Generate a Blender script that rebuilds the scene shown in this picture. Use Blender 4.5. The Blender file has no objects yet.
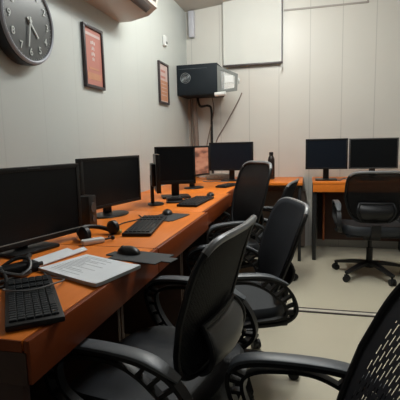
import bpy, bmesh, math, random
from math import sin, cos, pi, radians
from mathutils import Vector, Matrix
random.seed(7)
S = bpy.context.scene
COL = S.collection

# ------------------------------------------------------------------ camera
YAW, PITCH, ROLL, FPX = 0.252646, 0.134371, 0.0239244, 418.23
cd = bpy.data.cameras.new('camera'); cam = bpy.data.objects.new('camera', cd); COL.objects.link(cam)
fw = Vector((-sin(YAW)*cos(PITCH), cos(YAW)*cos(PITCH), -sin(PITCH)))
rt = Vector((cos(YAW), sin(YAW), 0)); up = rt.cross(fw)
r2 = rt*cos(ROLL) - up*sin(ROLL); u2 = up*cos(ROLL) + rt*sin(ROLL)
m = Matrix((r2, u2, -fw)).transposed().to_4x4(); m.translation = Vector((1.30, 0.0, 1.13))
cam.matrix_world = m
cd.sensor_width = 36; cd.lens = FPX/400*36; cd.clip_start = 0.02
S.camera = cam

# ------------------------------------------------------------------ world, lights, exposure
w = bpy.data.worlds.new('world'); S.world = w; w.use_nodes = True
w.node_tree.nodes['Background'].inputs[0].default_value = (0.80, 0.88, 1.0, 1)
w.node_tree.nodes['Background'].inputs[1].default_value = 0.05
def area(name, loc, rot, sx, sy, power, col):
    l = bpy.data.lights.new(name, 'AREA'); l.shape = 'RECTANGLE'; l.size = sx; l.size_y = sy
    l.energy = power; l.color = col
    o = bpy.data.objects.new(name, l); COL.objects.link(o); o.location = loc; o.rotation_euler = rot
    return o
def point(name, loc, rad, power, col):
    l = bpy.data.lights.new(name, 'POINT'); l.shadow_soft_size = rad; l.energy = power; l.color = col
    o = bpy.data.objects.new(name, l); COL.objects.link(o); o.location = loc; return o
for k in range(3): point('tube_light', (0.95, 2.75+0.35*k, 2.50), 0.07, 19, (0.97, 1.0, 0.96))
area('ceiling_fill_light', (1.45, 2.25, 2.62), (0, 0, 0), 0.45, 0.45, 19, (0.94, 0.98, 1.0))  # added overhead fill that brightens the near desk, papers and floor
point('far_side_fill', (3.2, 1.6, 2.5), 0.15, 5, (0.93, 0.97, 1.0))  # added weak fill from the right, no fixture of the room
S.view_settings.view_transform = 'Standard'; S.view_settings.look = 'None'
S.view_settings.gamma = 1; S.view_settings.use_curve_mapping = False
S.view_settings.exposure = 0.05

# ------------------------------------------------------------------ materials
def mat(name, col, rough=0.5, metal=0.0, noise=0.0, nscale=8.0, bump=0.0, bscale=60.0, spec=0.5, emit=None, estr=0, coat=0.0):
    M = bpy.data.materials.new(name); M.use_nodes = True
    nt = M.node_tree; b = nt.nodes['Principled BSDF']
    b.inputs['Base Color'].default_value = (*col, 1); b.inputs['Roughness'].default_value = rough
    b.inputs['Metallic'].default_value = metal; b.inputs['Specular IOR Level'].default_value = spec
    b.inputs['Coat Weight'].default_value = coat
    tc = nt.nodes.new('ShaderNodeTexCoord')
    if noise:
        n = nt.nodes.new('ShaderNodeTexNoise'); n.inputs['Scale'].default_value = nscale; n.inputs['Detail'].default_value = 4
        nt.links.new(tc.outputs['Object'], n.inputs['Vector'])
        r = nt.nodes.new('ShaderNodeMix'); r.data_type = 'RGBA'
        r.inputs[6].default_value = (*[c*(1-noise) for c in col], 1); r.inputs[7].default_value = (*[min(1, c*(1+noise)) for c in col], 1)
        nt.links.new(n.outputs['Fac'], r.inputs[0]); nt.links.new(r.outputs[2], b.inputs['Base Color'])
    if bump:
        n2 = nt.nodes.new('ShaderNodeTexNoise'); n2.inputs['Scale'].default_value = bscale
        nt.links.new(tc.outputs['Object'], n2.inputs['Vector'])
        bp = nt.nodes.new('ShaderNodeBump'); bp.inputs['Strength'].default_value = bump; bp.inputs['Distance'].default_value = 0.002
        nt.links.new(n2.outputs['Fac'], bp.inputs['Height']); nt.links.new(bp.outputs[0], b.inputs['Normal'])
    if emit:
        b.inputs['Emission Color'].default_value = (*emit, 1); b.inputs['Emission Strength'].default_value = estr
    return M

def wood_mat(name, c1, c2, rough=0.3):
    M = mat(name, c1, rough); nt = M.node_tree; b = nt.nodes['Principled BSDF']
    tc = nt.nodes.new('ShaderNodeTexCoord'); mp = nt.nodes.new('ShaderNodeMapping'); mp.inputs['Scale'].default_value = (14, 1.2, 14)
    n = nt.nodes.new('ShaderNodeTexNoise'); n.inputs['Scale'].default_value = 2.5; n.inputs['Detail'].default_value = 6
    nt.links.new(tc.outputs['Object'], mp.inputs[0]); nt.links.new(mp.outputs[0], n.inputs['Vector'])
    r = nt.nodes.new('ShaderNodeMix'); r.data_type = 'RGBA'; r.inputs[6].default_value = (*c1, 1); r.inputs[7].default_value = (*c2, 1)
    nt.links.new(n.outputs['Fac'], r.inputs[0]); nt.links.new(r.outputs[2], b.inputs['Base Color'])
    return M

def panel_mat(name, col, axis, pitch, offset, depth=0.75, width=0.012, rough=0.45):
    """painted wall panels with narrow grooves running upright"""
    M = mat(name, col, rough, noise=0.03, nscale=3); nt = M.node_tree; b = nt.nodes['Principled BSDF']
    tc = nt.nodes.new('ShaderNodeTexCoord'); sp = nt.nodes.new('ShaderNodeSeparateXYZ'); nt.links.new(tc.outputs['Object'], sp.inputs[0])
    a = nt.nodes.new('ShaderNodeMath'); a.operation = 'SUBTRACT'; nt.links.new(sp.outputs[axis], a.inputs[0]); a.inputs[1].default_value = offset
    d = nt.nodes.new('ShaderNodeMath'); d.operation = 'DIVIDE'; nt.links.new(a.outputs[0], d.inputs[0]); d.inputs[1].default_value = pitch
    f = nt.nodes.new('ShaderNodeMath'); f.operation = 'FRACT'; nt.links.new(d.outputs[0], f.inputs[0])
    l = nt.nodes.new('ShaderNodeMath'); l.operation = 'LESS_THAN'; nt.links.new(f.outputs[0], l.inputs[0]); l.inputs[1].default_value = width/pitch
    src = b.inputs['Base Color'].links[0].from_socket
    r = nt.nodes.new('ShaderNodeMix'); r.data_type = 'RGBA'
    nt.links.new(l.outputs[0], r.inputs[0]); nt.links.new(src, r.inputs[6]); r.inputs[7].default_value = (*[c*depth for c in col], 1)
    nt.links.new(r.outputs[2], b.inputs['Base Color'])
    return M

def mesh_mat(name, col, sy, sz, fy, fz, openness=1.0, mask=False):
    """woven office-chair mesh: cloth with small slits cut through it"""
    M = mat(name, col, 0.7, spec=0.2); nt = M.node_tree; b = nt.nodes['Principled BSDF']
    tc = nt.nodes.new('ShaderNodeTexCoord'); sp = nt.nodes.new('ShaderNodeSeparateXYZ'); nt.links.new(tc.outputs['Object'], sp.inputs[0])
    def cell(sock, size, frac, shift=None):
        d = nt.nodes.new('ShaderNodeMath'); d.operation = 'DIVIDE'; nt.links.new(sock, d.inputs[0]); d.inputs[1].default_value = size
        out = d.outputs[0]
        if shift is not None:
            a = nt.nodes.new('ShaderNodeMath'); a.operation = 'ADD'; nt.links.new(out, a.inputs[0]); nt.links.new(shift, a.inputs[1]); out = a.outputs[0]
        f = nt.nodes.new('ShaderNodeMath'); f.operation = 'FRACT'; nt.links.new(out, f.inputs[0])
        l = nt.nodes.new('ShaderNodeMath'); l.operation = 'LESS_THAN'; nt.links.new(f.outputs[0], l.inputs[0]); l.inputs[1].default_value = frac
        fl = nt.nodes.new('ShaderNodeMath'); fl.operation = 'FLOOR'; nt.links.new(d.outputs[0], fl.inputs[0])
        h = nt.nodes.new('ShaderNodeMath'); h.operation = 'MULTIPLY'; nt.links.new(fl.outputs[0], h.inputs[0]); h.inputs[1].default_value = 0.5
        return l.outputs[0], h.outputs[0]
    cz, hz = cell(sp.outputs[1], sy, fy)
    cy, _ = cell(sp.outputs[2], sz, fz, hz)
    mu = nt.nodes.new('ShaderNodeMath'); mu.operation = 'MULTIPLY'; nt.links.new(cz, mu.inputs[0]); nt.links.new(cy, mu.inputs[1])
    m2 = nt.nodes.new('ShaderNodeMath'); m2.operation = 'MULTIPLY'; nt.links.new(mu.outputs[0], m2.inputs[0]); m2.inputs[1].default_value = openness
    if mask:      # slits only in the middle field of the backrest
        def lt(sock, v, absolute=False):
            if absolute:
                ab = nt.nodes.new('ShaderNodeMath'); ab.operation = 'ABSOLUTE'; nt.links.new(sock, ab.inputs[0]); sock = ab.outputs[0]
            l = nt.nodes.new('ShaderNodeMath'); l.operation = 'LESS_THAN'; nt.links.new(sock, l.inputs[0]); l.inputs[1].default_value = v; return l.outputs[0]
        for sk in (lt(sp.outputs[1], 0.165, True), lt(sp.outputs[2], 0.815)):
            m3 = nt.nodes.new('ShaderNodeMath'); m3.operation = 'MULTIPLY'; nt.links.new(m2.outputs[0], m3.inputs[0]); nt.links.new(sk, m3.inputs[1]); m2 = m3
    tr = nt.nodes.new('ShaderNodeBsdfTransparent'); mx = nt.nodes.new('ShaderNodeMixShader')
    nt.links.new(m2.outputs[0], mx.inputs[0]); nt.links.new(b.outputs[0], mx.inputs[1]); nt.links.new(tr.outputs[0], mx.inputs[2])
    nt.links.new(mx.outputs[0], nt.nodes['Material Output'].inputs[0])
    return M

WALL_L = panel_mat('left_wall_paint', (0.53, 0.555, 0.53), 1, 0.315, 0.02, 0.94, 0.008, 0.35)
WALL_B = panel_mat('back_wall_panels', (0.66, 0.64, 0.59), 0, 0.315, 0.998, 0.80, 0.008, 0.4)
WALL_R = mat('side_wall_paint', (0.55, 0.53, 0.48), 0.6, noise=0.05)
CEIL = mat('ceiling_paint', (0.52, 0.48, 0.43), 0.7, noise=0.05)
FLOOR = mat('floor_vinyl', (0.61, 0.56, 0.43), 0.25, noise=0.05, nscale=2.5)
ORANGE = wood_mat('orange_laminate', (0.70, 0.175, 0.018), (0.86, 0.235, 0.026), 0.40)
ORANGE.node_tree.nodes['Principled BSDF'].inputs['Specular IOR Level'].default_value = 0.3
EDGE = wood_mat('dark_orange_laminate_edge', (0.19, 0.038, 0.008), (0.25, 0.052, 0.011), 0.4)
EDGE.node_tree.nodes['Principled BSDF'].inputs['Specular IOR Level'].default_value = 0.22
DARKPANEL = wood_mat('brown_laminate_panel', (0.050, 0.020, 0.012), (0.075, 0.030, 0.018), 0.5)
GREYPANEL = wood_mat('grey_brown_panel', (0.17, 0.125, 0.10), (0.21, 0.155, 0.12), 0.6)
BLKMETAL = mat('black_powder_coat', (0.012, 0.012, 0.013), 0.45, noise=0.1)
SCREEN = mat('dark_screen_glass', (0.006, 0.007, 0.008), 0.32, noise=0.05, spec=0.22)
SCREENB = mat('bluish_dark_screen_glass', (0.007, 0.010, 0.016), 0.32, noise=0.05, spec=0.25)
BEZEL = mat('black_bezel_plastic', (0.009, 0.009, 0.009), 0.38, noise=0.05, spec=0.35)
BEZELG = mat('charcoal_bezel_plastic', (0.05, 0.052, 0.05), 0.35, noise=0.05)
LINEG = mat('grey_edge_plastic', (0.28, 0.29, 0.27), 0.4, noise=0.05)
BLKPL = mat('black_plastic', (0.009, 0.009, 0.010), 0.45, noise=0.1, bump=0.1, bscale=400, spec=0.35)
KEYS = mat('black_keycaps', (0.014, 0.017, 0.020), 0.4, noise=0.1)
GREYPL = mat('armrest_grey_rubber', (0.10, 0.11, 0.12), 0.42, noise=0.05, bump=0.1, bscale=300)
CAPG = mat('backrest_cap_grey', (0.20, 0.205, 0.21), 0.35, noise=0.05)
SEATF = mat('dark_grey_seat_fabric', (0.017, 0.020, 0.024), 0.62, noise=0.15, nscale=300, bump=0.25, bscale=700)
BACKF = mat('dark_back_fabric', (0.006, 0.008, 0.012), 0.85, noise=0.2, nscale=200, bump=0.2, bscale=700, spec=0.2)
MESH = mesh_mat('chair_mesh_weave', (0.008, 0.008, 0.009), 0.006, 0.012, 0.42, 0.6, 0.38)
MESHS = mesh_mat('chair_mesh_slits', (0.010, 0.010, 0.013), 0.0145, 0.036, 0.34, 0.62, 1.0, mask=True)
SMOKE = mat('grey_lumbar_plastic', (0.085, 0.085, 0.082), 0.35, noise=0.08)
PAPER = mat('white_paper', (0.80, 0.83, 0.86), 0.8, noise=0.04, nscale=30)
PAPERE = mat('paper_edges', (0.38, 0.38, 0.36), 0.8, noise=0.15, nscale=200)
PAD = mat('dark_mouse_pad', (0.028, 0.033, 0.037), 0.6, noise=0.1)
WHITE = mat('white_plastic', (0.66, 0.67, 0.66), 0.35, noise=0.03)
LILAC = mat('pale_lilac_plastic', (0.55, 0.55, 0.60), 0.4, noise=0.03)
ACB = mat('air_conditioner_casing', (0.50, 0.46, 0.42), 0.4, noise=0.03)
ACD = mat('air_conditioner_louvre', (0.10, 0.085, 0.08), 0.5, noise=0.03)
SILV = mat('silver_ring', (0.34, 0.35, 0.39), 0.5, 0.1, noise=0.04)
CLKF = mat('clock_dark_grey_dial', (0.075, 0.08, 0.08), 0.3, noise=0.12, nscale=12)
NUM = mat('clock_pale_numerals', (0.50, 0.52, 0.50), 0.5, noise=0.03)
GLASS = mat('clear_glazing', (0.9, 0.93, 0.93), 0.05)
GLASS.node_tree.nodes['Principled BSDF'].inputs['Alpha'].default_value = 0.22
RACK = mat('rack_blue_black_steel', (0.012, 0.017, 0.022), 0.6, noise=0.1, spec=0.2)
RACKD = mat('rack_door_grey_steel', (0.17, 0.18, 0.17), 0.4, noise=0.05)
STEEL = mat('brushed_steel', (0.35, 0.35, 0.34), 0.35, 0.8, noise=0.05)
CABLE = mat('black_cable', (0.012, 0.012, 0.012), 0.45, noise=0.05)
CABLEG = mat('grey_cable', (0.16, 0.16, 0.16), 0.45, noise=0.05)
CABLEB = mat('brown_grey_conduit', (0.22, 0.17, 0.14), 0.5, noise=0.1)
SCRW = mat('projector_screen_cloth', (0.66, 0.66, 0.62), 0.6, noise=0.02)
SCRE = mat('projector_screen_border', (0.10, 0.10, 0.13), 0.5, noise=0.02)
BAR = mat('screen_bar_dark_brown', (0.07, 0.055, 0.055), 0.4, noise=0.05)
TRIM = mat('grey_brown_trim', (0.36, 0.33, 0.30), 0.5, noise=0.05)
STRIP = mat('aluminium_floor_strip', (0.62, 0.58, 0.48), 0.4, 0.0, noise=0.05)
GAP = mat('floor_strip_dark_groove', (0.06, 0.045, 0.045), 0.6, noise=0.05)
FRAME = mat('dark_picture_frame', (0.045, 0.035, 0.038), 0.4, noise=0.1)
POSTR = mat('poster_glare_washed_red', (0.46, 0.185, 0.15), 0.4, noise=0.12, nscale=14)  # red paled in the colour itself to imitate glare on the glass
POSTO = mat('poster_orange', (0.50, 0.24, 0.14), 0.4, noise=0.15, nscale=14)
POSTP = mat('poster_pale_pink', (0.58, 0.45, 0.42), 0.5, noise=0.1, nscale=20)
BOTTLE = mat('dark_brown_bottle', (0.022, 0.014, 0.012), 0.25, noise=0.1)
BOTLAB = mat('brown_bottle_label', (0.10, 0.045, 0.03), 0.5, noise=0.3, nscale=60)
WOODB = wood_mat('reddish_wood_panel', (0.26, 0.06, 0.015), (0.36, 0.09, 0.02), 0.45)
YEL = mat('yellow_tag_plastic', (0.45, 0.38, 0.10), 0.5, noise=0.05)
BLACKFOLD = mat('black_folder', (0.02, 0.018, 0.017), 0.5, noise=0.1)

def wallpaper_mat():
    M = mat('lit_orange_desert_wallpaper', (0.02, 0.02, 0.02), 0.3); nt = M.node_tree; b = nt.nodes['Principled BSDF']
    tc = nt.nodes.new('ShaderNodeTexCoord'); mp = nt.nodes.new('ShaderNodeMapping'); mp.inputs['Scale'].default_value = (3, 3, 9)
    mp.inputs['Rotation'].default_value = (0.5, 0.3, 0)
    n = nt.nodes.new('ShaderNodeTexNoise'); n.inputs['Scale'].default_value = 1.6; n.inputs['Detail'].default_value = 3
    nt.links.new(tc.outputs['Object'], mp.inputs[0]); nt.links.new(mp.outputs[0], n.inputs['Vector'])
    cr = nt.nodes.new('ShaderNodeValToRGB'); e = cr.color_ramp.elements
    e[0].position = 0.36; e[0].color = (0.16, 0.055, 0.035, 1); e[1].position = 0.60; e[1].color = (0.62, 0.28, 0.17, 1)
    x = cr.color_ramp.elements.new(0.48); x.color = (0.50, 0.19, 0.105, 1)
    nt.links.new(n.outputs['Fac'], cr.inputs[0]); nt.links.new(cr.outputs[0], b.inputs['Emission Color']); b.inputs['Emission Strength'].default_value = 0.75
    return M
WPAPER = wallpaper_mat()

# ------------------------------------------------------------------ mesh helpers
def T(x, y, z): return Matrix.Translation((x, y, z))
def RZ(a): return Matrix.Rotation(a, 4, 'Z')
def RX(a): return Matrix.Rotation(a, 4, 'X')
def RY(a): return Matrix.Rotation(a, 4, 'Y')

class MB:
    def __init__(s): s.bm = bmesh.new()
    def box(s, c, d, bev=0.0, M=None, seg=2):
        r = bmesh.ops.create_cube(s.bm, size=1.0); vs = r['verts']
        bmesh.ops.scale(s.bm, vec=d, verts=vs); bmesh.ops.translate(s.bm, vec=c, verts=vs)
        if bev > 0:
            es = list({e for v in vs for e in v.link_edges})
            rr = bmesh.ops.bevel(s.bm, geom=es, offset=bev, segments=seg, affect='EDGES', profile=0.5)
            vs = list({v for f in rr['faces'] for v in f.verts} | {v for v in vs if v.is_valid})
        if M is not None: bmesh.ops.transform(s.bm, matrix=M, verts=vs)
        return s
    def cyl(s, a, b, r, r2=None, n=20, cap=True):
        a = Vector(a); b = Vector(b); d = b-a; r2 = r if r2 is None else r2
        q = bmesh.ops.create_cone(s.bm, cap_ends=cap, segments=n, radius1=r, radius2=r2, depth=d.length)
        M = Matrix.Translation((a+b)/2) @ d.to_track_quat('Z', 'Y').to_matrix().to_4x4()
        bmesh.ops.transform(s.bm, matrix=M, verts=q['verts']); return s
    def ball(s, c, r, sc=(1, 1, 1), M=None):
        q = bmesh.ops.create_uvsphere(s.bm, u_segments=20, v_segments=12, radius=r)
        bmesh.ops.scale(s.bm, vec=sc, verts=q['verts']); bmesh.ops.translate(s.bm, vec=c, verts=q['verts'])
        if M is not None: bmesh.ops.transform(s.bm, matrix=M, verts=q['verts'])
        return s
    def sweep(s, pts, prof, closed=False, side=None, scales=None):
        """sweep a closed profile [(a,b)] along pts; a runs along `side`, b along the other normal"""
        pts = [Vector(p) for p in pts]; n = len(pts); rings = []
        prev = None
        for i, p in enumerate(pts):
            if closed: t = pts[(i+1) % n]-pts[i-1]
            else: t = pts[min(i+1, n-1)]-pts[max(i-1, 0)]
            t.normalize()
            if side is not None: sd = Vector(side)
            else: sd = prev if prev is not None else (Vector((0, 0, 1)) if abs(t.z) < 0.9 else Vector((1, 0, 0)))
            sd = sd - t*sd.dot(t); sd.normalize(); prev = sd
            nb = t.cross(sd); k = scales[i] if scales else 1.0
            rings.append([s.bm.verts.new(p+sd*a*k+nb*b*k) for a, b in prof])
        m = len(prof)
        rng = range(n) if closed else range(n-1)
        for i in rng:
            A, B = rings[i], rings[(i+1) % n]
            for j in range(m): s.bm.faces.new((A[j], A[(j+1) % m], B[(j+1) % m], B[j]))
        if not closed:
            s.bm.faces.new(rings[0][::-1]); s.bm.faces.new(rings[-1])
        return s
    def tube(s, pts, r, n=8, closed=False, smooth_n=0):
        if smooth_n: pts = spline(pts, smooth_n, closed)
        return s.sweep(pts, [(r*cos(2*pi*k/n), r*sin(2*pi*k/n)) for k in range(n)], closed)
    def prism(s, poly, z0, z1, M=None):
        a = [s.bm.verts.new((x, y, z0)) for x, y in poly]; b = [s.bm.verts.new((x, y, z1)) for x, y in poly]; n = len(poly)
        s.bm.faces.new(a[::-1]); s.bm.faces.new(b)
        for i in range(n): s.bm.faces.new((a[i], a[(i+1) % n], b[(i+1) % n], b[i]))
        if M is not None: bmesh.ops.transform(s.bm, matrix=M, verts=a+b)
        return s
    def lathe(s, prof, c=(0, 0, 0), n=28, M=None):
        rings = []; vs = []
        for r, z in prof:
            ring = [s.bm.verts.new((c[0]+r*cos(2*pi*k/n), c[1]+r*sin(2*pi*k/n), c[2]+z)) for k in range(n)]
            rings.append(ring); vs += ring
        for A, B in zip(rings, rings[1:]):
            for k in range(n): s.bm.faces.new((A[k], A[(k+1) % n], B[(k+1) % n], B[k]))
        s.bm.faces.new(rings[0][::-1]); s.bm.faces.new(rings[-1])
        if M is not None: bmesh.ops.transform(s.bm, matrix=M, verts=vs)
        return s
    def build(s, name, m, parent=None, M=None, smooth=True, sub=0):
        if M is not None: bmesh.ops.transform(s.bm, matrix=M, verts=s.bm.verts[:])
        bmesh.ops.recalc_face_normals(s.bm, faces=s.bm.faces[:])
        me = bpy.data.meshes.new(name); s.bm.to_mesh(me); s.bm.free(); me.materials.append(m)
        o = bpy.data.objects.new(name, me); COL.objects.link(o)
        if parent: o.parent = parent
        if smooth:
            for p in me.polygons: p.use_smooth = True
            me.set_sharp_from_angle(angle=radians(35))
        if sub:
            md = o.modifiers.new('sub', 'SUBSURF'); md.levels = sub; md.render_levels = sub
        return o

def spline(pts, k, closed=False):
    P = [Vector(p) for p in pts]; n = len(P); out = []
    for i in range(n if closed else n-1):
        p0 = P[(i-1) % n] if closed or i > 0 else P[0]; p1 = P[i]; p2 = P[(i+1) % n]; p3 = P[(i+2) % n] if closed or i+2 < n else P[-1]
        for j in range(k):
            t = j/k
            out.append(0.5*((2*p1)+(-p0+p2)*t+(2*p0-5*p1+4*p2-p3)*t*t+(-p0+3*p1-3*p2+p3)*t**3))
    if not closed: out.append(P[-1])
    return out

def tag(o, label, cat, group=None):
    o['label'] = label; o['category'] = cat
    if group: o['group'] = group
    return o
def thing(name, label, cat, loc=(0, 0, 0), rz=0, group=None):
    o = bpy.data.objects.new(name, None); COL.objects.link(o); o.location = loc; o.rotation_euler = (0, 0, rz); o.empty_display_size = 0.1
    return tag(o, label, cat, group)
def struct(name, mb, m, **k):
    o = mb.build(name, m, **k); o['kind'] = 'structure'; return o
def copy_tree(o, parent=None, children=None):
    c = o.copy(); COL.objects.link(c)
    if parent is not None: c.parent = parent
    for ch in [x for x in SRC[o.name]]: copy_tree(ch, c)
    return c
SRC = {}
def snapshot():
    SRC.clear()
    for o in COL.objects: SRC[o.name] = []
    for o in COL.objects:
        if o.parent: SRC[o.parent.name].append(o)

# ------------------------------------------------------------------ the room
LY = 4.60; RX_ = 4.2; CZ0 = 2.545
struct('floor', MB().box((RX_/2-0.05, 1.5, -0.05), (RX_+0.1, 6.4, 0.1)), FLOOR, smooth=False)
struct('wall_left', MB().box((-0.05, 1.5, 1.6), (0.1, 6.4, 3.2)), WALL_L, smooth=False)
struct('wall_back', MB().box((RX_/2, LY+0.05, 1.6), (RX_+0.2, 0.1, 3.2)), WALL_B, smooth=False)
struct('wall_right', MB().box((RX_+0.05, 1.5, 1.6), (0.1, 6.1, 3.2)), WALL_R, smooth=False)
# ceiling rises gently from the left wall
cm = MB(); cm.box((RX_/2, 1.5, 0.04), (RX_, 6.19, 0.08), M=T(0, 0, CZ0) @ RY(-0.105))
struct('ceiling', cm, CEIL, smooth=False)
# floor strip: light bar between two dark grooves
st = MB(); st.box((RX_/2, 2.775, 0.003), (RX_, 0.040, 0.006)); struct('trim_1', st, STRIP, smooth=False)
for i, yy in enumerate((2.748, 2.802)):
    g = MB(); g.box((RX_/2, yy, 0.004), (RX_, 0.014, 0.008)); struct('trim_%d' % (i+2), g, GAP, smooth=False)
# upper wall trim: level strip ending in an upright
g = MB(); g.box((1.455, LY-0.006, 2.462), (0.81, 0.012, 0.016)); g.box((1.86, LY-0.006, 2.55), (0.016, 0.012, 0.19)); struct('trim_4', g, TRIM, smooth=False)
g = MB(); g.box((0.075, LY-0.03, 2.405), (0.06, 0.06, 0.27), 0.004); struct('trim_5', g, LILAC)

# ------------------------------------------------------------------ desks
def text_mesh(txt, size, name, m, parent, M, depth=0.001):
    c = bpy.data.curves.new(name, 'FONT'); c.body = txt; c.size = size; c.align_x = 'CENTER'; c.align_y = 'CENTER'; c.extrude = depth; c.offset = size*0.012
    tmp = bpy.data.objects.new('tmp', c); COL.objects.link(tmp)
    dg = bpy.context.evaluated_depsgraph_get(); me = bpy.data.meshes.new_from_object(tmp.evaluated_get(dg))
    bpy.data.objects.remove(tmp); me.transform(M); me.materials.clear(); me.materials.append(m)
    o = bpy.data.objects.new(name, me); COL.objects.link(o); o.parent = parent; return o

def wall_desk(y0, y1, label, x1=0.77, end_panel=False, apron=0.075):
    t = thing('computer_desk', label, 'desk', (0.0, y0, 0), 0, 'orange desks along the left wall'); L = y1-y0
    g = 0.003
    MB().box(((x1-0.016)/2, L/2, 0.7375), (x1-0.018, L-2*g, 0.025), 0.002).build('desktop', ORANGE, t)
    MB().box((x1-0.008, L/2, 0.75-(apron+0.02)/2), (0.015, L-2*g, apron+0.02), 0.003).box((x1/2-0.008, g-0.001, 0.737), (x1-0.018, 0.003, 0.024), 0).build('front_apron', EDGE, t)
    pw = x1-0.03 if end_panel else 0.60
    MB().box((pw/2+0.005, g+0.012, 0.3625), (pw, 0.022, 0.725), 0.002).build('side_panel', DARKPANEL, t)
    if end_panel: MB().box((x1/2, g-0.001, 0.689), (x1-0.018, 0.004, 0.070), 0).build('end_apron', DARKPANEL, t)
    MB().box((0.305, L-g-0.012, 0.3625), (0.60, 0.022, 0.725), 0.002).build('side_panel', DARKPANEL, t)
    MB().box((0.20, L/2, 0.45), (0.018, L-0.06, 0.50), 0.002).build('modesty_panel', DARKPANEL, t)
    return t
wall_desk(0.67, 1.42, 'orange wall desk nearest the camera, under the white papers', end_panel=True)
wall_desk(1.42, 2.235, 'orange wall desk second from the camera, under the oval monitor foot')
wall_desk(2.235, 3.10, 'orange wall desk third from the camera, carrying two monitors', 0.745)
wall_desk(3.10, 3.92, 'orange wall desk farthest along the left wall, with the lit screen', 0.715)

t = thing('corner_table', 'long orange table against the back wall in the left corner', 'table', (0.0, 3.93, 0))
MB().box((0.635, 0.332, 0.7375), (1.25, 0.66, 0.025), 0.002).build('tabletop', ORANGE, t)
MB().box((0.650, 0.56, 0.315), (1.27, 0.02, 0.59), 0.002).build('modesty_panel', GREYPANEL, t)
for x in (0.04, 1.235):
    for y in (0.04, 0.62): MB().box((x, y, 0.3625), (0.03, 0.03, 0.7248), 0.002).build('leg', BLKMETAL, t)

t = thing('computer_desk', 'orange desk with black legs against the back wall at right', 'desk', (1.35, 4.0, 0))
MB().box((0.45, 0.297, 0.7375), (0.90, 0.592, 0.025), 0.002).build('desktop', ORANGE, t)
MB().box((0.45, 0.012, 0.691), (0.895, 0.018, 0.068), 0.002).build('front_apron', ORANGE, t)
MB().box((0.020, 0.30, 0.3625), (0.034, 0.55, 0.725), 0.002).build('side_panel', BLKMETAL, t)
MB().box((0.88, 0.30, 0.3625), (0.034, 0.55, 0.725), 0.002).build('side_panel', BLKMETAL, t)
MB().box((0.46, 0.50, 0.40), (0.80, 0.018, 0.60), 0.002).build('modesty_panel', DARKPANEL, t)
MB().box((0.115, 0.40, 0.36), (0.018, 0.17, 0.46), 0.002).build('inner_panel', WOODB, t)

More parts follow.
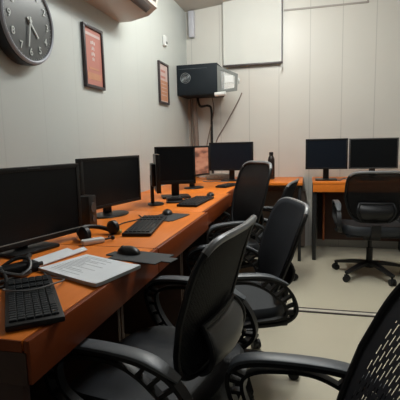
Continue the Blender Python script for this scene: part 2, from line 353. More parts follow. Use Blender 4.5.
# ------------------------------------------------------------------ chairs
def sgnp(v, p): return math.copysign(abs(v)**p, v)
def back_pt(u, v):
    """u -1..1 across, v 0..1 up; local chair space, chair looks along +x"""
    wv = 0.155+0.075*min(1, v/0.45)**0.8 - 0.012*v*v
    lean = -0.185-0.055*v-0.050*v*v
    return Vector((lean + 0.028*sin(pi*min(1, v*1.15)) * (1-u*u) * 0.4 + 0.030*u*u, u*wv, 0.515+0.40*v))
def back_rim(t, r=1.0, p=0.34):
    u = sgnp(cos(t), p)*r; v = 0.5+0.5*sgnp(sin(t), p)*r
    return back_pt(u, v)
def chair(label, mesh=MESH, name='office_chair'):
    t = thing(name, label, 'chair', (0, 0, 0), 0, 'black mesh office chairs')
    # seat: rounded square cushion with a falling front edge
    sm = MB(); N, R = 40, 7; top, bot = [], []
    for lay, (zz, sc_) in enumerate(((0.405, 0.90), (0.412, 0.985), (0.440, 1.0), (0.468, 0.985), (0.482, 0.94))):
        ring = []
        for k in range(N):
            a = 2*pi*k/N; x = sgnp(cos(a), 0.5)*0.235*sc_; y = sgnp(sin(a), 0.5)*(0.245-0.01*(cos(a) < 0))*sc_
            drop = -0.030*max(0, x/0.235)**3 if lay > 1 else -0.012*max(0, x/0.235)**3
            ring.append(sm.bm.verts.new((x+0.01, y, zz+drop)))
        top.append(ring)
    for A, B in zip(top, top[1:]):
        for k in range(N): sm.bm.faces.new((A[k], A[(k+1) % N], B[(k+1) % N], B[k]))
    sm.bm.faces.new(top[0][::-1])
    prev = top[-1]
    for q in range(1, R):
        f = 1-q/R; ring = []
        for v in top[-1]:
            x, y = (v.co.x-0.01)*f, v.co.y*f
            ring.append(sm.bm.verts.new((x+0.01, y, 0.482 - 0.012*(1-f)**0.7*1.0 - 0.030*max(0, x/0.235)**3)))
        for k in range(N): sm.bm.faces.new((prev[k], prev[(k+1) % N], ring[(k+1) % N], ring[k]))
        prev = ring
    sm.bm.faces.new(prev)
    sm.build('seat', SEATF, t)
    MB().box((0.0, 0, 0.400), (0.40, 0.42, 0.014), 0.004).build('seat_pan', BLKPL, t)
    # back frame, panel, lumbar
    f = MB(); K = 72
    f.sweep([back_rim(2*pi*k/K) for k in range(K)], [(0.0095*cos(2*pi*j/8), 0.009*sin(2*pi*j/8)) for j in range(8)], closed=True, side=(1, 0, 0))
    fr = f.build('back_frame', BLKPL, t)
    # pale grey cap along the top rim
    cp = MB(); pts = [back_rim(pi/2+a)+Vector((-0.001, 0, 0.001)) for a in [(-0.9+1.8*i/24) for i in range(25)]]
    cp.sweep(pts, [(0.0105*cos(2*pi*j/8), 0.0099*sin(2*pi*j/8)) for j in range(8)], side=(1, 0, 0)).build('top_cap', CAPG, fr)
    pm = MB(); rings = []
    for q in range(9):
        r = 1-q/8.5; rings.append([pm.bm.verts.new(back_rim(2*pi*k/K, r)) for k in range(K)])
    for A, B in zip(rings, rings[1:]):
        for k in range(K): pm.bm.faces.new((A[k], A[(k+1) % K], B[(k+1) % K], B[k]))
    pm.bm.faces.new(rings[-1])
    pn = pm.build('back_mesh', mesh, t); md = pn.modifiers.new('thick', 'SOLIDIFY'); md.thickness = 0.0008 if mesh is not BACKF else 0.02; md.offset = 0
    # curved lumbar pad behind the mesh
    lm = MB(); grid = []
    for i in range(11):
        f = i/10; v = 0.01+0.37*f; row = []; bow = 0.012+0.060*sin(pi*f)**0.8
        for j in range(13):
            u = -0.70+1.40*j/12; e = 0.80+0.20*sin(pi*f)
            p = back_pt(u*e, v); row.append(lm.bm.verts.new(p+Vector((-bow*(1-0.45*u*u)-0.006, 0, 0))))
        grid.append(row)
    for i in range(10):
        for j in range(12): lm.bm.faces.new((grid[i][j], grid[i][j+1], grid[i+1][j+1], grid[i+1][j]))
    edge = [v_.co.copy() for v_ in grid[0]]+[r_[-1].co.copy() for r_ in grid[1:-1]]+[v_.co.copy() for v_ in grid[-1][::-1]]+[r_[0].co.copy() for r_ in grid[1:-1][::-1]]
    lo = lm.build('lumbar_support', BLKPL, t); md = lo.modifiers.new('thick', 'SOLIDIFY'); md.thickness = 0.008
    MB().tube(edge, 0.009, 8, closed=True).build('lumbar_rim', BLKPL, lo)
    # spine from under the seat up the back
    sp = MB(); sp.sweep(spline([(-0.02, 0, 0.385), (-0.16, 0, 0.375), (-0.235, 0, 0.42), (-0.250, 0, 0.50)], 6), [(0.035, 0.009), (-0.035, 0.009), (-0.035, -0.009), (0.035, -0.009)], side=(0, 1, 0))
    sp.build('back_bracket', BLKPL, t)
    # looped arms with ladder-like ribs
    for sgn in (1, -1):
        y = 0.268*sgn
        outer = [(0.05, 0.425, -0.022), (0.13, 0.452, -0.014), (0.185, 0.52, 0), (0.205, 0.595, 0), (0.190, 0.645, 0), (0.12, 0.672, 0), (0.0, 0.678, 0), (-0.10, 0.665, 0), (-0.165, 0.630, 0), (-0.205, 0.565, 0), (-0.215, 0.49, 0), (-0.170, 0.435, -0.014), (-0.06, 0.420, -0.022)]
        inner = [(0.05, 0.440, -0.022), (0.105, 0.470, -0.014), (0.153, 0.528, 0), (0.168, 0.592, 0), (0.153, 0.628, 0), (0.10, 0.650, 0), (0.0, 0.656, 0), (-0.07, 0.628, 0), (-0.120, 0.585, 0), (-0.160, 0.538, 0), (-0.175, 0.485, 0), (-0.140, 0.452, -0.014), (-0.05, 0.440, -0.022)]
        zq = lambda z: 0.425+(z-0.425)*0.845
        O = spline([(x, y+q*sgn, zq(z)) for x, z, q in outer], 5, True); I = spline([(x, y+q*sgn, zq(z)) for x, z, q in inner], 5, True)
        a = MB(); pr = [(0.016, 0.006), (-0.016, 0.006), (-0.016, -0.006), (0.016, -0.006)]; pi_ = [(0.012, 0.005), (-0.012, 0.005), (-0.012, -0.005), (0.012, -0.005)]
        a.sweep(O, pr, closed=True, side=(0, 1, 0)); a.sweep(I, pi_, closed=True, side=(0, 1, 0))
        n = len(O)
        for k in list(range(4, 22, 3))+list(range(35, 56, 3)):
            a.sweep([O[k], I[k]], [(0.011, 0.005), (-0.011, 0.005), (-0.011, -0.005), (0.011, -0.005)], side=(0, 1, 0))
        # bracket to the seat pan
        a.box((0.0, y-0.05*sgn, 0.412), (0.09, 0.12, 0.014), 0.003)
        ar = a.build('armrest', BLKPL, t)
        pth = spline([(0.206, y, 0.590), (0.182, y, 0.628), (0.12, y, 0.645), (0.0, y, 0.649), (-0.10, y, 0.640), (-0.180, y, 0.604)], 6)
        pad = MB(); pp = [(0.023, -0.002), (0.022, 0.005), (0.018, 0.007), (-0.018, 0.007), (-0.022, 0.005), (-0.023, -0.002), (-0.016, -0.006), (0.016, -0.006)]
        nn = len(pth); scs = [0.55+0.45*min(1, min(i, nn-1-i)/5) for i in range(nn)]
        pad.sweep(pth, [(p, -q) for p, q in pp], side=(0, 1, 0), scales=scs); pad.build('arm_pad', GREYPL, ar)
    # tilt box, gas lift, star base, casters
    MB().box((-0.01, 0, 0.372), (0.20, 0.13, 0.045), 0.008).cyl((0.02, 0.05, 0.375), (0.02, 0.23, 0.372), 0.006).build('tilt_mechanism', BLKPL, t)
    MB().cyl((0, 0, 0.10), (0, 0, 0.26), 0.026).cyl((0, 0, 0.255), (0, 0, 0.38), 0.016).build('gas_lift', BLKPL, t)
    b = MB(); b.cyl((0, 0, 0.075), (0, 0, 0.125), 0.045, 0.036)
    for k in range(5):
        a = 2*pi*k/5+0.35; d = Vector((cos(a), sin(a), 0)); s_ = Vector((-sin(a), cos(a), 0))
        b.sweep([d*0.03+Vector((0, 0, 0.108)), d*0.12+Vector((0, 0, 0.103)), d*0.21+Vector((0, 0, 0.088)), d*0.29+Vector((0, 0, 0.074))],
                [(0.024, 0.013), (-0.024, 0.013), (-0.020, -0.013), (0.020, -0.013)], side=s_, scales=[1.1, 1, 0.85, 0.7])
    b.build('star_base', BLKPL, t)
    for k in range(5):
        a = 2*pi*k/5+0.35; px, py = 0.285*cos(a), 0.285*sin(a); c = MB(); o = a+0.9+k
        s_ = Vector((-sin(o), cos(o), 0))
        P = Vector((px, py, 0.026))
        for sg in (1, -1): c.cyl(P+s_*0.006*sg, P+s_*0.022*sg, 0.026, n=18)
        c.box((0, 0, 0.0), (0.04, 0.012, 0.03), 0.004, M=T(px, py, 0.045) @ RZ(o)); c.cyl((px, py, 0.045), (px, py, 0.075), 0.007, n=10)
        c.build('caster', BLKPL, t)
    return t

CH = [  # x, y, heading deg, height offset, spin of the base deg, back slide, back stretch, label, kind
    (0.88, 1.14, 172, -0.01, 20, 0.03, 1.0, 0, 'black mesh office chair pulled up to the nearest orange desk, seen from its tall back', 'mesh'),
    (0.965, 1.91, 200, -0.065, 0, 0.0, 1.0, 4, 'black office chair with solid fabric back, in mid aisle behind the nearest chair', 'solid'),
    (0.735, 2.74, 214, -0.01, 0, 0.0, 1.22, 2, 'black mesh office chair by the farthest wall desk, in front of the corner table', 'mesh'),
    (0.93, 3.46, 172, -0.10, 10, 0.0, 1.0, 0, 'black office chair mostly hidden, its narrow back showing before the corner table', 'solid'),
    (1.81, 3.64, 92, -0.03, 43, 0.0, 1.0, 0, 'black mesh office chair with its back to us at the right back desk', 'mesh'),
    (1.30, 0.735, 178, -0.06, 0, 0.11, 1.06, 9, 'black office chair in the bottom right corner with slits in its mesh back', 'slits'),
]
LIFT = {'seat', 'seat_pan', 'back_frame', 'back_mesh', 'lumbar_support', 'back_bracket', 'armrest', 'tilt_mechanism'}
protos = {}
for kind, mm in (('mesh', MESH), ('solid', BACKF), ('slits', MESHS)):
    protos[kind] = chair('x', mm)
snapshot()
usedp = set(); placed = []
for row in CH:
    kind = row[-1]
    placed.append(protos[kind] if kind not in usedp else copy_tree(protos[kind])); usedp.add(kind)
for o, (x, y, h, dz, spin, bx, bk, rec, lab, kind) in zip(placed, CH):
    o.location = (x, y, 0); o.rotation_euler = (0, 0, radians(h)); o['label'] = lab
    for c in COL.objects:
        if c.parent == o:
            st_ = c.name.split('.')[0]
            if st_ in LIFT: c.location = (0, 0, dz)
            if st_ in ('back_frame', 'back_mesh', 'lumbar_support'):
                piv = Vector((-0.19, 0, 0.52)); Rr = Matrix.Rotation(radians(-rec), 3, 'Y')
                c.location = piv - Rr @ Vector((piv.x, 0, piv.z*bk)) + Vector((bx, 0, dz)); c.scale = (1, 1, bk); c.rotation_euler = (0, radians(-rec), 0)
            if st_ == 'gas_lift': c.scale = (1, 1, (0.375+dz)/0.38)
            if st_ in ('star_base', 'caster'): c.rotation_euler = (0, 0, radians(spin))
for c in COL.objects:
    if c.parent == placed[0] and c.name.startswith('lumbar_support'):
        c.data = c.data.copy(); c.data.materials[0] = SMOKE
# ------------------------------------------------------------------ monitors
def monitor(label, loc, rz, w_, h_, zb, foot='oval', screen=SCREEN, bezel=BEZEL, bz=0.016, tilt=0.0, depth=0.03, desk=0.75, foot_off=(0, 0), silver=False, chin=0.0):
    """screen looks along local -y; loc = screen centre x,y; zb = bottom edge height above the desk"""
    t = thing('computer_monitor', label, 'monitor', (loc[0], loc[1], desk), rz, 'black desktop monitors')
    P = T(0, 0, zb+h_/2) @ RX(-tilt)
    MB().box((0, depth/2, 0), (w_, depth, h_), 0.004).box((0, depth+0.012, -0.01), (w_*0.62, 0.03, h_*0.6), 0.01).build('casing', bezel, t, M=P)
    bm = MB(); o = [(-w_/2, -h_/2), (w_/2, -h_/2), (w_/2, h_/2), (-w_/2, h_/2)]; b2 = bz
    bm.box((0, -0.003, h_/2-b2/2), (w_, 0.006, b2), 0.001).box((0, -0.003, -h_/2+(b2+chin)/2), (w_, 0.006, b2+chin), 0.001)
    for s in (-1, 1): bm.box((s*(w_/2-b2/2), -0.003, 0), (b2, 0.006, h_), 0.001)
    bm.build('bezel', bezel, t, M=P)
    MB().box((0, -0.0015, chin/2), (w_-2*b2, 0.003, h_-2*b2-chin), 0).build('screen', screen, t, M=P)
    if silver:
        MB().box((0, -0.0065, -h_/2+0.020), (w_, 0.002, 0.003), 0).build('bottom_edge_line', LINEG, t, M=P)
        MB().box((0.04, -0.0065, h_/2-0.007), (0.055, 0.001, 0.004), 0).build('badge', BEZELG, t, M=P)
    fx, fy = foot_off
    nk = MB(); nk.box((0, depth+0.02, (zb+h_*0.45)/2+0.004), (0.055, 0.022, zb+h_*0.45-0.008), 0.005); nk.build('stand_neck', bezel, t)
    fm = MB()
    if foot == 'oval':
        fm.lathe([(0.118, 0), (0.122, 0.004), (0.118, 0.009), (0.05, 0.016)], M=T(fx, depth+0.0+fy, 0) @ Matrix.Diagonal((min(1, w_/0.45), 0.72*min(1, w_/0.45), 1, 1)))
    else:
        fm.box((fx, depth+0.0+fy, 0.007), (0.20, 0.16, 0.014), 0.005)
    fm.build('stand_foot', bezel, t)
    return t
# left wall row (screens look towards +x)
monitor('widescreen black monitor on the nearest wall desk, cut by the left photo edge', (0.312, 1.30), radians(75.5), 0.53, 0.285, 0.026, 'box', bezel=BEZEL, silver=True, chin=0.006)
monitor('widescreen black monitor on the second wall desk with a glossy oval foot', (0.28, 2.075), radians(78), 0.50, 0.265, 0.055, 'oval')
monitor('thin black monitor on the third wall desk, turned nearly edge-on', (0.385, 2.50), radians(114), 0.27, 0.235, 0.085, 'oval', bezel=BEZEL, depth=0.022)
monitor('small squarish black monitor on the third wall desk, facing us', (0.398, 2.82), radians(24), 0.285, 0.265, 0.098, 'box', bezel=BEZEL, chin=0.012, bz=0.014)
monitor('black monitor with a lit orange desert wallpaper behind the squarish one', (0.385, 3.445), radians(68), 0.38, 0.255, 0.105, 'oval', screen=WPAPER)
monitor('bluish dark widescreen monitor on the corner table', (0.565, 4.12), radians(2), 0.44, 0.28, 0.105, 'box', screen=SCREENB)
monitor('dark monitor on the left of the right back desk, beside the narrow wall gap', (1.475, 4.17), radians(0), 0.385, 0.288, 0.108, 'box', screen=SCREENB)
monitor('wide dark monitor on the right of the right back desk', (1.895, 4.19), radians(2), 0.43, 0.283, 0.108, 'box', screen=SCREEN, bezel=BEZELG, bz=0.012)

# ------------------------------------------------------------------ keyboards, mice, pads, papers
def keyboard(label, loc, rz, L=0.44, W=0.135):
    t = thing('keyboard', label, 'keyboard', loc, rz, 'black keyboards on the wall desks')
    k = MB(); k.box((0, 0, 0.009), (L, W, 0.014), 0.004); k.build('keyboard_body', BLKPL, t)
    q = MB(); rows = 5; pitch = (L-0.03)/21
    for r in range(rows+1):
        yy = -W/2+0.018+r*(W-0.034)/rows
        for c in range(21):
            if c in (14, 17) : continue
            if r == 0 and 3 < c < 9:
                if c == 6: q.box((-L/2+0.015+pitch*6.5, yy, 0.018), (pitch*4.8, 0.014, 0.006), 0.001, seg=1)
                continue
            q.box((-L/2+0.015+pitch*(c+0.5), yy, 0.018), (pitch*0.80, 0.0150, 0.006), 0.0012, seg=1)
    kk = q.build('keys', KEYS, t); kk['kind'] = 'stuff'
    return t
k1 = math.atan2(0.30, -0.21)
keyboard('black keyboard at the near corner of the nearest desk, partly over the edge', (0.642, 0.858, 0.75), k1+radians(4), 0.335, 0.120)
keyboard('black keyboard on the second wall desk beside a mouse pad', (0.575, 1.80, 0.75), math.atan2(0.46, -0.08), 0.43, 0.125)
keyboard('black keyboard on the third wall desk, angled toward the squarish monitor', (0.605, 2.60, 0.75), math.atan2(0.42, 0.02), 0.40, 0.13)
keyboard('black keyboard on the farthest wall desk before the corner table', (0.62, 3.60, 0.75), radians(75), 0.26, 0.10)

def mouse(label, loc, rz):
    t = thing('computer_mouse', label, 'mouse', loc, rz, 'black mice on the wall desks')
    b = MB(); b.ball((0, 0, 0), 1, (0.050, 0.029, 0.026)); 
    bmesh.ops.bisect_plane(b.bm, geom=b.bm.verts[:]+b.bm.edges[:]+b.bm.faces[:], plane_co=(0, 0, 0.0005), plane_no=(0, 0, -1), clear_outer=True)
    bmesh.ops.holes_fill(b.bm, edges=[e for e in b.bm.edges if e.is_boundary])
    b.build('mouse_body', BEZEL, t)
    MB().cyl((0.028, -0.003, 0.016), (0.028, 0.003, 0.016), 0.008, n=14).build('scroll_wheel', BEZELG, t)
    return t
def pad(label, c, rz, L, W, rnd=0.02):
    b = MB(); b.box((0, 0, 0.002), (L, W, 0.003), 0)
    bmesh.ops.bevel(b.bm, geom=[e for e in b.bm.edges if abs(e.verts[0].co.z-e.verts[1].co.z) > 0.002], offset=rnd, segments=6, affect='EDGES')
    o = b.build('mouse_pad', PAD, smooth=False); o.location = c; o.rotation_euler = (0, 0, rz)
    return tag(o, label, 'mouse pad', 'dark mouse pads on the wall desks')
pad('dark mouse pad hanging over the front edge of the nearest desk', (0.755, 1.290, 0.7505), radians(-12), 0.26, 0.12, 0.035)
pad('dark mouse pad on the second wall desk under a mouse', (0.595, 2.05, 0.7505), radians(80), 0.22, 0.16, 0.012)
mouse('black mouse on the nearest desk at the pad beside the papers', (0.695, 1.325, 0.754), radians(160))
mouse('black mouse on the second wall desk pad', (0.565, 2.13, 0.754), radians(110))
mouse('black mouse past the end of the third desk keyboard', (0.615, 2.96, 0.75), radians(100))

def sheet(mb, poly, z, th, curl=0.0):
    """a slightly curled sheet with thickness from a quad"""
    A, B, C, D = [Vector((*p, 0)) for p in poly]; n = 10; g = []
    for i in range(n+1):
        row = []
        for j in range(n+1):
            s, t_ = i/n, j/n; p = (A*(1-s)+B*s)*(1-t_)+(D*(1-s)+C*s)*t_
            row.append((p.x, p.y, z+curl*(max(0, s-0.75)*4)**2*0.5+curl*(max(0, 0.2-t_)*5)**2*0.4))
        g.append(row)
    up_ = [[mb.bm.verts.new((x, y, zz+th)) for x, y, zz in r] for r in g]; dn = [[mb.bm.verts.new(p) for p in r] for r in g]
    for i in range(n):
        for j in range(n):
            mb.bm.faces.new((up_[i][j], up_[i+1][j], up_[i+1][j+1], up_[i][j+1])); mb.bm.faces.new((dn[i][j], dn[i][j+1], dn[i+1][j+1], dn[i+1][j]))
    for i in range(n):
        mb.bm.faces.new((up_[i][0], up_[i+1][0], dn[i+1][0], dn[i][0])); mb.bm.faces.new((up_[i][n], dn[i][n], dn[i+1][n], up_[i+1][n]))
        mb.bm.faces.new((up_[0][i], dn[0][i], dn[0][i+1], up_[0][i+1])); mb.bm.faces.new((up_[n][i], up_[n][i+1], dn[n][i+1], dn[n][i]))
    return mb
t = thing('paper_stack', 'thick stack of white printed pages near the front of the nearest desk', 'papers', (0.65, 1.12, 0.75))
def loc2(poly, o=(0.65, 1.12)): return [(a-o[0], b-o[1]) for a, b in poly]
main = loc2([(0.500, 1.085), (0.755, 0.975), (0.805, 1.165), (0.565, 1.265)])
sheet(MB(), main, 0.0005, 0.009, 0.005).build('page_block', PAPERE, t)
tp = sheet(MB(), main, 0.0096, 0.0012, 0.005).build('top_page', PAPER, t)
ln = MB()
for i in range(16):
    f = 0.10+0.80*i/15; A = Vector(main[0]).lerp(Vector(main[3]), f); B = Vector(main[1]).lerp(Vector(main[2]), f)
    a = A.lerp(B, 0.10); b = A.lerp(B, 0.16+0.50*(0.6+0.4*sin(i*2.3)))
    d = (b-a).normalized(); n_ = Vector((-d.y, d.x))*0.0012
    ln.prism([(a-n_)[:], (b-n_)[:], (b+n_)[:], (a+n_)[:]], 0.0109, 0.0113)
ln.build('printed_lines', mat('grey_print', (0.42, 0.44, 0.47), 0.8, noise=0.1), tp)
t = thing('paper_sheaf', 'thin fanned white sheets between the stack and the nearest monitor', 'papers', (0.47, 1.24, 0.75))
sheet(MB(), loc2([(0.385, 1.12), (0.425, 1.10), (0.475, 1.33), (0.43, 1.36)], (0.47, 1.24)), 0.0005, 0.003).build('sheet', PAPER, t)
sheet(MB(), loc2([(0.435, 1.12), (0.475, 1.105), (0.525, 1.34), (0.49, 1.375)], (0.47, 1.24)), 0.0036, 0.003).build('sheet', PAPER, t)
b = sheet(MB(), [(0.600-0.65, 1.01-1.0), (0.69-0.65, 0.97-1.0), (0.71-0.65, 0.99-1.0), (0.62-0.65, 1.04-1.0)], 0.0004, 0.004)

# headset lying in the dark heap at the desk joint
t = thing('headset', 'black over-ear headset lying on the joint of the first two wall desks', 'headset', (0.452, 1.555, 0.75), radians(70))
MB().tube([(0.075*cos(a), 0.075*sin(a)+0.0, 0.016+0.02*sin(a)) for a in [pi*i/12 for i in range(13)]], 0.010).build('headband', BLKPL, t)
for s in (-1, 1): MB().lathe([(0.022, 0), (0.030, 0.006), (0.030, 0.024), (0.022, 0.030)], M=T(0.075*s, -0.012, 0.0300) @ RY(radians(90*s)) @ T(0, 0, -0.012)).build('ear_cup', BLKPL, t)
MB().tube([(-0.085, -0.03, 0.02), (-0.06, -0.08, 0.012), (-0.01, -0.10, 0.012)], 0.004, smooth_n=5).ball((-0.01, -0.10, 0.012), 0.009).build('microphone_boom', BLKPL, t)
t = MB().box((0, 0, 0.011), (0.09, 0.035, 0.02), 0.006).build('adapter_plug', WHITE); t.location = (0.49, 1.445, 0.7505); t.rotation_euler = (0, 0, 0.9)
tag(t, 'small white adapter by the black headset', 'adapter')
t = MB().box((0, 0, 0.010), (0.03, 0.02, 0.018), 0.004).build('yellow_tag', YEL); t.location = (0.51, 1.63, 0.7505)
tag(t, 'small yellow cable tag behind the headset', 'tag')

def cable(label, pts, r, m, nm='cable', group='loose cables on the desks'):
    o = MB().tube(pts, r, 8, smooth_n=6).build(nm, m); return tag(o, label, 'cable', group)
cable('thin grey cable looping over the keyboard at the near desk corner', [(0.50, 1.00, 0.7535), (0.52, 0.93, 0.7545), (0.56, 0.86, 0.775), (0.63, 0.87, 0.775), (0.66, 0.93, 0.775), (0.63, 1.02, 0.755), (0.57, 1.035, 0.7535), (0.50, 1.10, 0.7535)], 0.0022, CABLEG)
cable('black cable bundle lying under the nearest monitor', [(0.36, 0.95, 0.760), (0.42, 1.02, 0.762), (0.44, 1.10, 0.764), (0.40, 1.16, 0.762), (0.37, 1.22, 0.76)], 0.009, CABLE)
cable('black cable coiled before the nearest monitor foot', [(0.46, 0.93, 0.758), (0.49, 1.02, 0.758), (0.44, 1.06, 0.762), (0.42, 0.99, 0.785), (0.47, 0.95, 0.79), (0.50, 1.0, 0.765), (0.49, 1.06, 0.757)], 0.006, CABLE)
cable('black cable snaking along the second wall desk behind the keyboard', [(0.50, 1.56, 0.7535), (0.46, 1.70, 0.7535), (0.43, 1.84, 0.7535), (0.47, 1.98, 0.7535), (0.42, 2.08, 0.7535)], 0.003, CABLE)
cable('black cable heap beside the squarish monitor foot', [(0.42, 2.54, 0.758), (0.49, 2.56, 0.758), (0.52, 2.66, 0.762), (0.46, 2.70, 0.775), (0.44, 2.62, 0.775), (0.50, 2.60, 0.762), (0.53, 2.74, 0.757)], 0.0065, CABLE)
cable('pale cable tangle on the corner table before the bluish monitor', [(0.30, 4.02, 0.757), (0.36, 3.98, 0.757), (0.42, 4.04, 0.757), (0.48, 3.99, 0.757), (0.56, 4.02, 0.757)], 0.004, CABLEG)
cable('pale cable tangle on the right back desk', [(1.56, 4.18, 0.757), (1.60, 4.12, 0.757), (1.64, 4.2, 0.765), (1.70, 4.12, 0.757), (1.67, 4.06, 0.757)], 0.005, CABLEG)
t = thing('power_adapter', 'black power adapter block under the near cables before the nearest monitor', 'adapter', (0.455, 1.055, 0.75), 1.1)
MB().box((0, 0, 0.016), (0.11, 0.05, 0.031), 0.006).build('adapter_body', BLKPL, t)
MB().cyl((0.055, 0, 0.016), (0.075, 0, 0.016), 0.007).build('strain_relief', BLKPL, t)
cable('black cable looping over the adapter block', [(0.40, 1.00, 0.757), (0.43, 1.06, 0.790), (0.47, 1.08, 0.792), (0.50, 1.04, 0.770), (0.48, 0.98, 0.757), (0.42, 0.92, 0.757), (0.39, 0.97, 0.757)], 0.006, CABLE)
cable('black cable arching near the left photo edge', [(0.34, 0.88, 0.757), (0.40, 0.93, 0.80), (0.46, 0.96, 0.80), (0.50, 0.94, 0.757), (0.46, 0.88, 0.757)], 0.005, CABLE)
t = thing('desk_phone', 'small black box with cables beside the squarish monitor foot', 'device', (0.455, 2.60, 0.75), 0.5)
MB().box((0, 0, 0.017), (0.10, 0.07, 0.033), 0.006).build('device_body', BLKPL, t)
MB().box((0, -0.01, 0.036), (0.05, 0.03, 0.006), 0.002).build('device_button', BEZELG, t)
t = thing('router', 'pale grey router box on the corner table below the bluish monitor', 'router', (0.40, 4.32, 0.7505), 0.0)
MB().box((0, 0, 0.030), (0.26, 0.10, 0.055), 0.006).build('router_body', mat('pale_grey_plastic', (0.5, 0.5, 0.47), 0.5, noise=0.05), t)
for s in (-1, 0, 1): MB().box((s*0.04, -0.0515, 0.028), (0.008, 0.003, 0.006), 0).build('status_light', BEZELG, t)
# dark slim speaker between the first two screens
t = thing('desktop_speaker', 'slim dark speaker standing between the two nearest monitors', 'speaker', (0.295, 1.76, 0.75), radians(90))
MB().box((0, 0, 0.075), (0.07, 0.06, 0.15), 0.006).build('speaker_cabinet', BEZEL, t)
MB().cyl((0, -0.030, 0.095), (0, -0.034, 0.095), 0.024).build('speaker_cone', BEZELG, t)
MB().cyl((0, -0.030, 0.040), (0, -0.034, 0.040), 0.015).build('speaker_cone', BEZELG, t)
# bottle on the corner table
t = thing('bottle', 'tall dark brown bottle on the corner table behind the mesh chair', 'bottle', (0.945, 4.30, 0.753))
MB().lathe([(0.030, 0), (0.035, 0.006), (0.035, 0.18), (0.033, 0.205), (0.026, 0.225), (0.020, 0.235), (0.019, 0.245)]).build('bottle_body', BOTTLE, t)
MB().lathe([(0.0200, 0.243), (0.0210, 0.247), (0.0210, 0.270), (0.0180, 0.274)]).build('cap', BLKPL, t)
MB().lathe([(0.0345, 0.045), (0.0350, 0.047), (0.0350, 0.130), (0.0345, 0.132)]).build('bottle_label', BOTLAB, t)

# ------------------------------------------------------------------ wall things
# clock: looks along +x
t = thing('wall_clock', 'round black wall clock with grey dial and silver rim, high at left', 'clock', (0.0, 1.738, 1.697))
CK = RY(radians(90)) @ RZ(radians(90)) @ Matrix.Diagonal((1, 1, 1.35, 1))      # local z -> world x, local y -> up
def ck(prof): return MB().lathe(prof, n=56)
CR = 0.187
ck([(CR*0.93, 0.001), (CR, 0.006), (CR*1.03, 0.030), (CR*1.02, 0.046), (CR*0.965, 0.050)]).build('clock_case', mat('clock_black_casing', (0.010, 0.011, 0.014), 0.4, noise=0.1), t, M=CK)
rg = MB(); rg.sweep([(CR*0.955*cos(2*pi*k/64), CR*0.955*sin(2*pi*k/64), 0.050) for k in range(64)], [(0.009*cos(2*pi*j/8), 0.009*sin(2*pi*j/8)) for j in range(8)], closed=True, side=(0, 0, 1))
rg.build('clock_rim', SILV, t, M=CK)
ck([(CR*0.92, 0.0500), (CR*0.92, 0.0515)]).build('dial', CLKF, t, M=CK)
for n_ in range(1, 13):
    a = radians(90-30*n_); r = CR*0.72
    text_mesh(str(n_), 0.046, 'numeral', NUM, t, CK @ T(r*cos(a), r*sin(a), 0.0530))
def hand(name, ang, L, wd, z, m_):
    a = radians(90-ang); MB().prism([(-wd, -0.02), (wd, -0.02), (wd*0.7, L), (-wd*0.7, L)], z, z+0.0015, M=RZ(a-pi/2)).build(name, m_, t, M=CK, smooth=False)
hand('hour_hand', 137, CR*0.46, 0.0055, 0.0545, NUM)
hand('minute_hand', 190, CR*0.62, 0.0045, 0.0565, NUM)
MB().cyl((0, 0, 0.0515), (0, 0, 0.060), 0.009).build('hand_hub', NUM, t, M=CK)
tk = MB()
for k in range(60):
    a = 2*pi*k/60; l = 0.009 if k % 5 == 0 else 0.005
    tk.box((CR*0.885, 0, 0.0520), (l, 0.0016, 0.001), 0, M=RZ(a))
tk.build('minute_marks', NUM, t, M=CK, smooth=False)

def poster(label, y0, y1, z0, z1, kind):
    t = thing('framed_poster', label, 'poster', (0.0, (y0+y1)/2, z0), 0, 'framed posters on the left wall')
    W, H = y1-y0, z1-z0; P = T(0.002, 0, 0)
    f = MB(); b = 0.018
    f.box((0.010, 0, b/2), (0.02, W, b), 0.002).box((0.010, 0, H-b/2), (0.02, W, b), 0.002)
    for s in (-1, 1): f.box((0.010, s*(W/2-b/2), H/2), (0.02, b, H-2*b+0.002), 0.002)
    f.build('frame', FRAME, t, M=P)
    base = POSTR if kind == 0 else POSTP
    pr = MB().box((0.006, 0, H/2), (0.006, W-2*b, H-2*b), 0).build('print', base, t, M=P, smooth=False)
    iw, ih = W-2*b, H-2*b; zc = lambda v: b+ih*v
    if kind == 0:
        MB().box((0.0095, 0, zc(0.90)), (0.001, iw*0.86, ih*0.05)).build('header_band', POSTP, pr, M=P, smooth=False)
        m_ = MB()
        for v, ww in ((0.76, 0.26), (0.66, 0.16), (0.56, 0.20), (0.47, 0.12)):
            for k in range(3): m_.box((0.0095, -iw*0.02+(k-1)*iw*ww*0.36, zc(v)+0.004*(k % 2)), (0.001, iw*ww*0.26, ih*0.055))
        m_.build('pale_emblem', mat('poster_emblem_white', (0.62, 0.52, 0.50), 0.5, noise=0.2, nscale=40), pr, M=P, smooth=False)
        MB().box((0.0095, 0, zc(0.30)), (0.001, iw*0.62, ih*0.035)).build('text_line', POSTO, pr, M=P, smooth=False)
        MB().box((0.0095, 0, zc(0.16)), (0.001, iw*0.80, ih*0.12)).build('footer_block', POSTO, pr, M=P, smooth=False)
    else:
        MB().box((0.0095, 0, zc(0.30)), (0.001, iw*0.96, ih*0.54)).build('orange_block', POSTO, pr, M=P, smooth=False)
        m_ = MB()
        for v in (0.82, 0.66): m_.box((0.0095, -iw*0.05, zc(v)), (0.001, iw*0.55, ih*0.06))
        m_.build('dark_heading', POSTR, pr, M=P, smooth=False)
        m_ = MB()
        for v in (0.48, 0.38, 0.28, 0.18): m_.box((0.0105, 0, zc(v)), (0.001, iw*0.62, ih*0.022))
        m_.build('pale_text_lines', POSTP, pr, M=P, smooth=False)
poster('framed red poster, its print paled by painted glare, with pale marks beside the clock', 2.32, 2.565, 1.485, 1.855, 0)
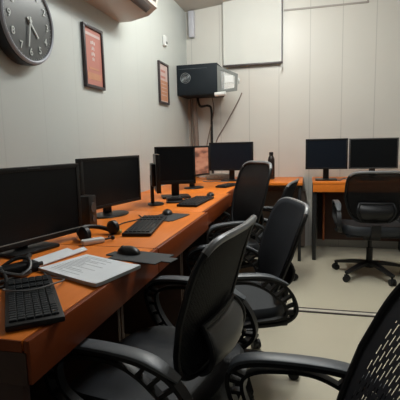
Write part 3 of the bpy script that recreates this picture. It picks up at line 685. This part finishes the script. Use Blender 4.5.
poster('framed pink and orange poster beside the black rack', 3.63, 3.89, 1.50, 1.87, 1)
t = thing('wall_sensor', 'small white sensor box above the farther framed poster', 'sensor', (0.0, 3.83, 2.03))
MB().box((0.014, 0, 0.045), (0.026, 0.07, 0.09), 0.006).build('sensor_body', WHITE, t); MB().box((0.028, 0.01, 0.03), (0.004, 0.03, 0.02), 0.001).build('sensor_window', BEZELG, t)

# air conditioner on the left wall, seen from below
t = thing('air_conditioner', 'split air conditioner high on the left wall at the top edge', 'air conditioner', (0.0, 2.42, 1.99))
prof = [(0.0, 0.30), (0.0, 0.0), (0.09, 0.0), (0.22, 0.025), (0.285, 0.07), (0.295, 0.25), (0.26, 0.30)]
ac = MB(); ring = [[ac.bm.verts.new((x+0.001, y, z)) for x, z in prof] for y in (-0.45, 0.45)]
ac.bm.faces.new(ring[0]); ac.bm.faces.new(ring[1][::-1]); n_ = len(prof)
for i in range(n_): ac.bm.faces.new((ring[0][i], ring[1][i], ring[1][(i+1) % n_], ring[0][(i+1) % n_]))
ac.build('casing', ACB, t)
MB().box((0, 0, 0), (0.055, 0.74, 0.006), 0.002, M=T(0.255, 0, 0.040) @ RY(radians(-38))).build('louvre', ACD, t)
MB().box((0.298, 0, 0.17), (0.004, 0.86, 0.13), 0.001).build('front_panel', WHITE, t)

# network cabinet in the back left corner
t = thing('network_cabinet', 'black wall-mounted network cabinet with its grey door open, in the corner', 'cabinet', (0.0, 4.2, 1.62))
cb = MB(); cb.box((0.212, 0.18, 0.15), (0.42, 0.36, 0.30), 0.004); cb.build('cabinet_body', RACK, t)
MB().box((0.212, -0.001, 0.15), (0.40, 0.004, 0.28), 0.001).build('side_panel', RACK, t)
R90 = T(0.095, -0.004, 0.168) @ RX(radians(90))
fg = MB()
for r in (0.050, 0.036, 0.022): fg.sweep([(r*cos(2*pi*k/36), r*sin(2*pi*k/36), 0.002) for k in range(36)], [(0.003*cos(2*pi*j/6), 0.003*sin(2*pi*j/6)) for j in range(6)], closed=True, side=(0, 0, 1))
fg.lathe([(0.014, 0), (0.014, 0.004)]); fg.build('fan_grille', mat('fan_grille_grey', (0.20, 0.22, 0.23), 0.4, 0.3, noise=0.05), t, M=R90)
vt = MB()
for k in range(9): vt.box((0.05+k*0.017, -0.0035, 0.258), (0.009, 0.002, 0.006), 0)
vt.box((0.17, -0.0028, 0.258), (0.30, 0.0015, 0.003), 0).build('vent_slots', mat('vent_slot_grey', (0.06, 0.075, 0.085), 0.5, noise=0.05), t)
# door: hinged at the near front edge, swung open
D = T(0.424, 0.0, 0) @ RZ(radians(6))
dw = 0.20
d = MB(); cor = [(0.0, 0.0), (0.195, 0.02), (0.205, 0.180), (0.0, 0.275)]
cc = Vector((0.105, 0.115)); ins = [cc+(Vector(p)-cc)*0.70 for p in cor]
vo = [[d.bm.verts.new((p[0], yy, p[1])) for p in cor] for yy in (-0.007, 0.007)]; vi = [[d.bm.verts.new((p.x, yy, p.y)) for p in ins] for yy in (-0.007, 0.007)]
for i in range(4):
    k = (i+1) % 4
    d.bm.faces.new((vo[0][i], vo[0][k], vi[0][k], vi[0][i])); d.bm.faces.new((vo[1][i], vi[1][i], vi[1][k], vo[1][k]))
    d.bm.faces.new((vo[0][i], vo[1][i], vo[1][k], vo[0][k])); d.bm.faces.new((vi[0][i], vi[0][k], vi[1][k], vi[1][i]))
d.box((0.035, 0, 0.12), (0.012, 0.012, 0.20), 0.002)
do = d.build('cabinet_door', RACKD, t, M=D)
gl = MB(); gl.prism([(p.x, p.y) for p in ins], -0.002, 0.002, M=RX(radians(90))); gl.build('door_glass', GLASS, do, M=D, smooth=False)
MB().box((0.115, -0.006, 0.135), (0.085, 0.003, 0.070)).build('door_label', WHITE, do, M=D, smooth=False)
MB().box((0.212, -0.008, 0.11), (0.012, 0.012, 0.05), 0.002).build('door_latch', STEEL, do, M=D)
MB().cyl((0.40, -0.01, -0.010), (0.51, -0.02, -0.005), 0.022, n=16).build('cable_gland', WHITE, t)
# conduits and cables below the cabinet, plus a strand drawn for its shadow edge
for pts, r, m_, lab in (
    ([(0.10, 4.50, 1.618), (0.10, 4.50, 1.50), (0.105, 4.52, 1.30), (0.105, 4.55, 0.785)], 0.030, CABLEB, 'thick brown conduit dropping from the black cabinet to the corner table'),
    ([(0.14, 4.50, 1.618), (0.17, 4.48, 1.53), (0.26, 4.48, 1.53), (0.29, 4.50, 1.48), (0.28, 4.54, 1.25), (0.28, 4.56, 0.765)], 0.013, CABLE, 'black looped cable dropping below the black cabinet'),
    ([(0.30, 4.50, 1.618), (0.31, 4.51, 1.45), (0.22, 4.55, 1.10), (0.21, 4.56, 0.765)], 0.006, CABLEB, 'thin brown cable dropping below the black cabinet'),
    ([(0.06, 4.50, 1.618), (0.05, 4.54, 1.40), (0.05, 4.56, 0.765)], 0.007, CABLEB, 'thin cable in the wall corner below the black cabinet'),
    ([(0.61, 4.585, 1.66), (0.555, 4.59, 1.55), (0.42, 4.59, 1.32), (0.31, 4.59, 1.12), (0.27, 4.59, 0.765)], 0.006, CABLEB, 'thin brown strand tracing the slanting edge of the cabinet shadow on the back wall')):  # last strand is a drawn shadow edge below the cabinet, not wiring
    cable(lab, pts, r, m_, 'wall_cable', 'cables below the network cabinet')

# roll-down projector screen
t = thing('projector_screen', 'white roll-down projector screen high on the back wall', 'projector screen', (0.73, 4.55, 1.93))
MB().box((0, 0, 0.36), (0.60, 0.004, 0.68), 0).build('screen_cloth', SCRW, t, smooth=False)
MB().box((0.304, -0.001, 0.36), (0.009, 0.006, 0.68), 0).build('screen_border', SCRE, t, smooth=False)
MB().box((-0.304, -0.001, 0.36), (0.009, 0.006, 0.68), 0).build('screen_border', SCRW, t, smooth=False)
MB().box((0, 0, 0.012), (0.625, 0.022, 0.020), 0.004).build('bottom_bar', BAR, t)
MB().cyl((-0.33, 0, 0.735), (0.36, 0, 0.735), 0.032).build('roller_case', BEZELG, t)
MB().box((0.305, -0.004, -0.022), (0.014, 0.010, 0.030), 0.003).tube([(0.305, -0.004, -0.036), (0.305, -0.004, -0.055), (0.297, -0.004, -0.062), (0.291, -0.004, -0.054)], 0.003, smooth_n=4).build('pull_hook', WHITE, t)
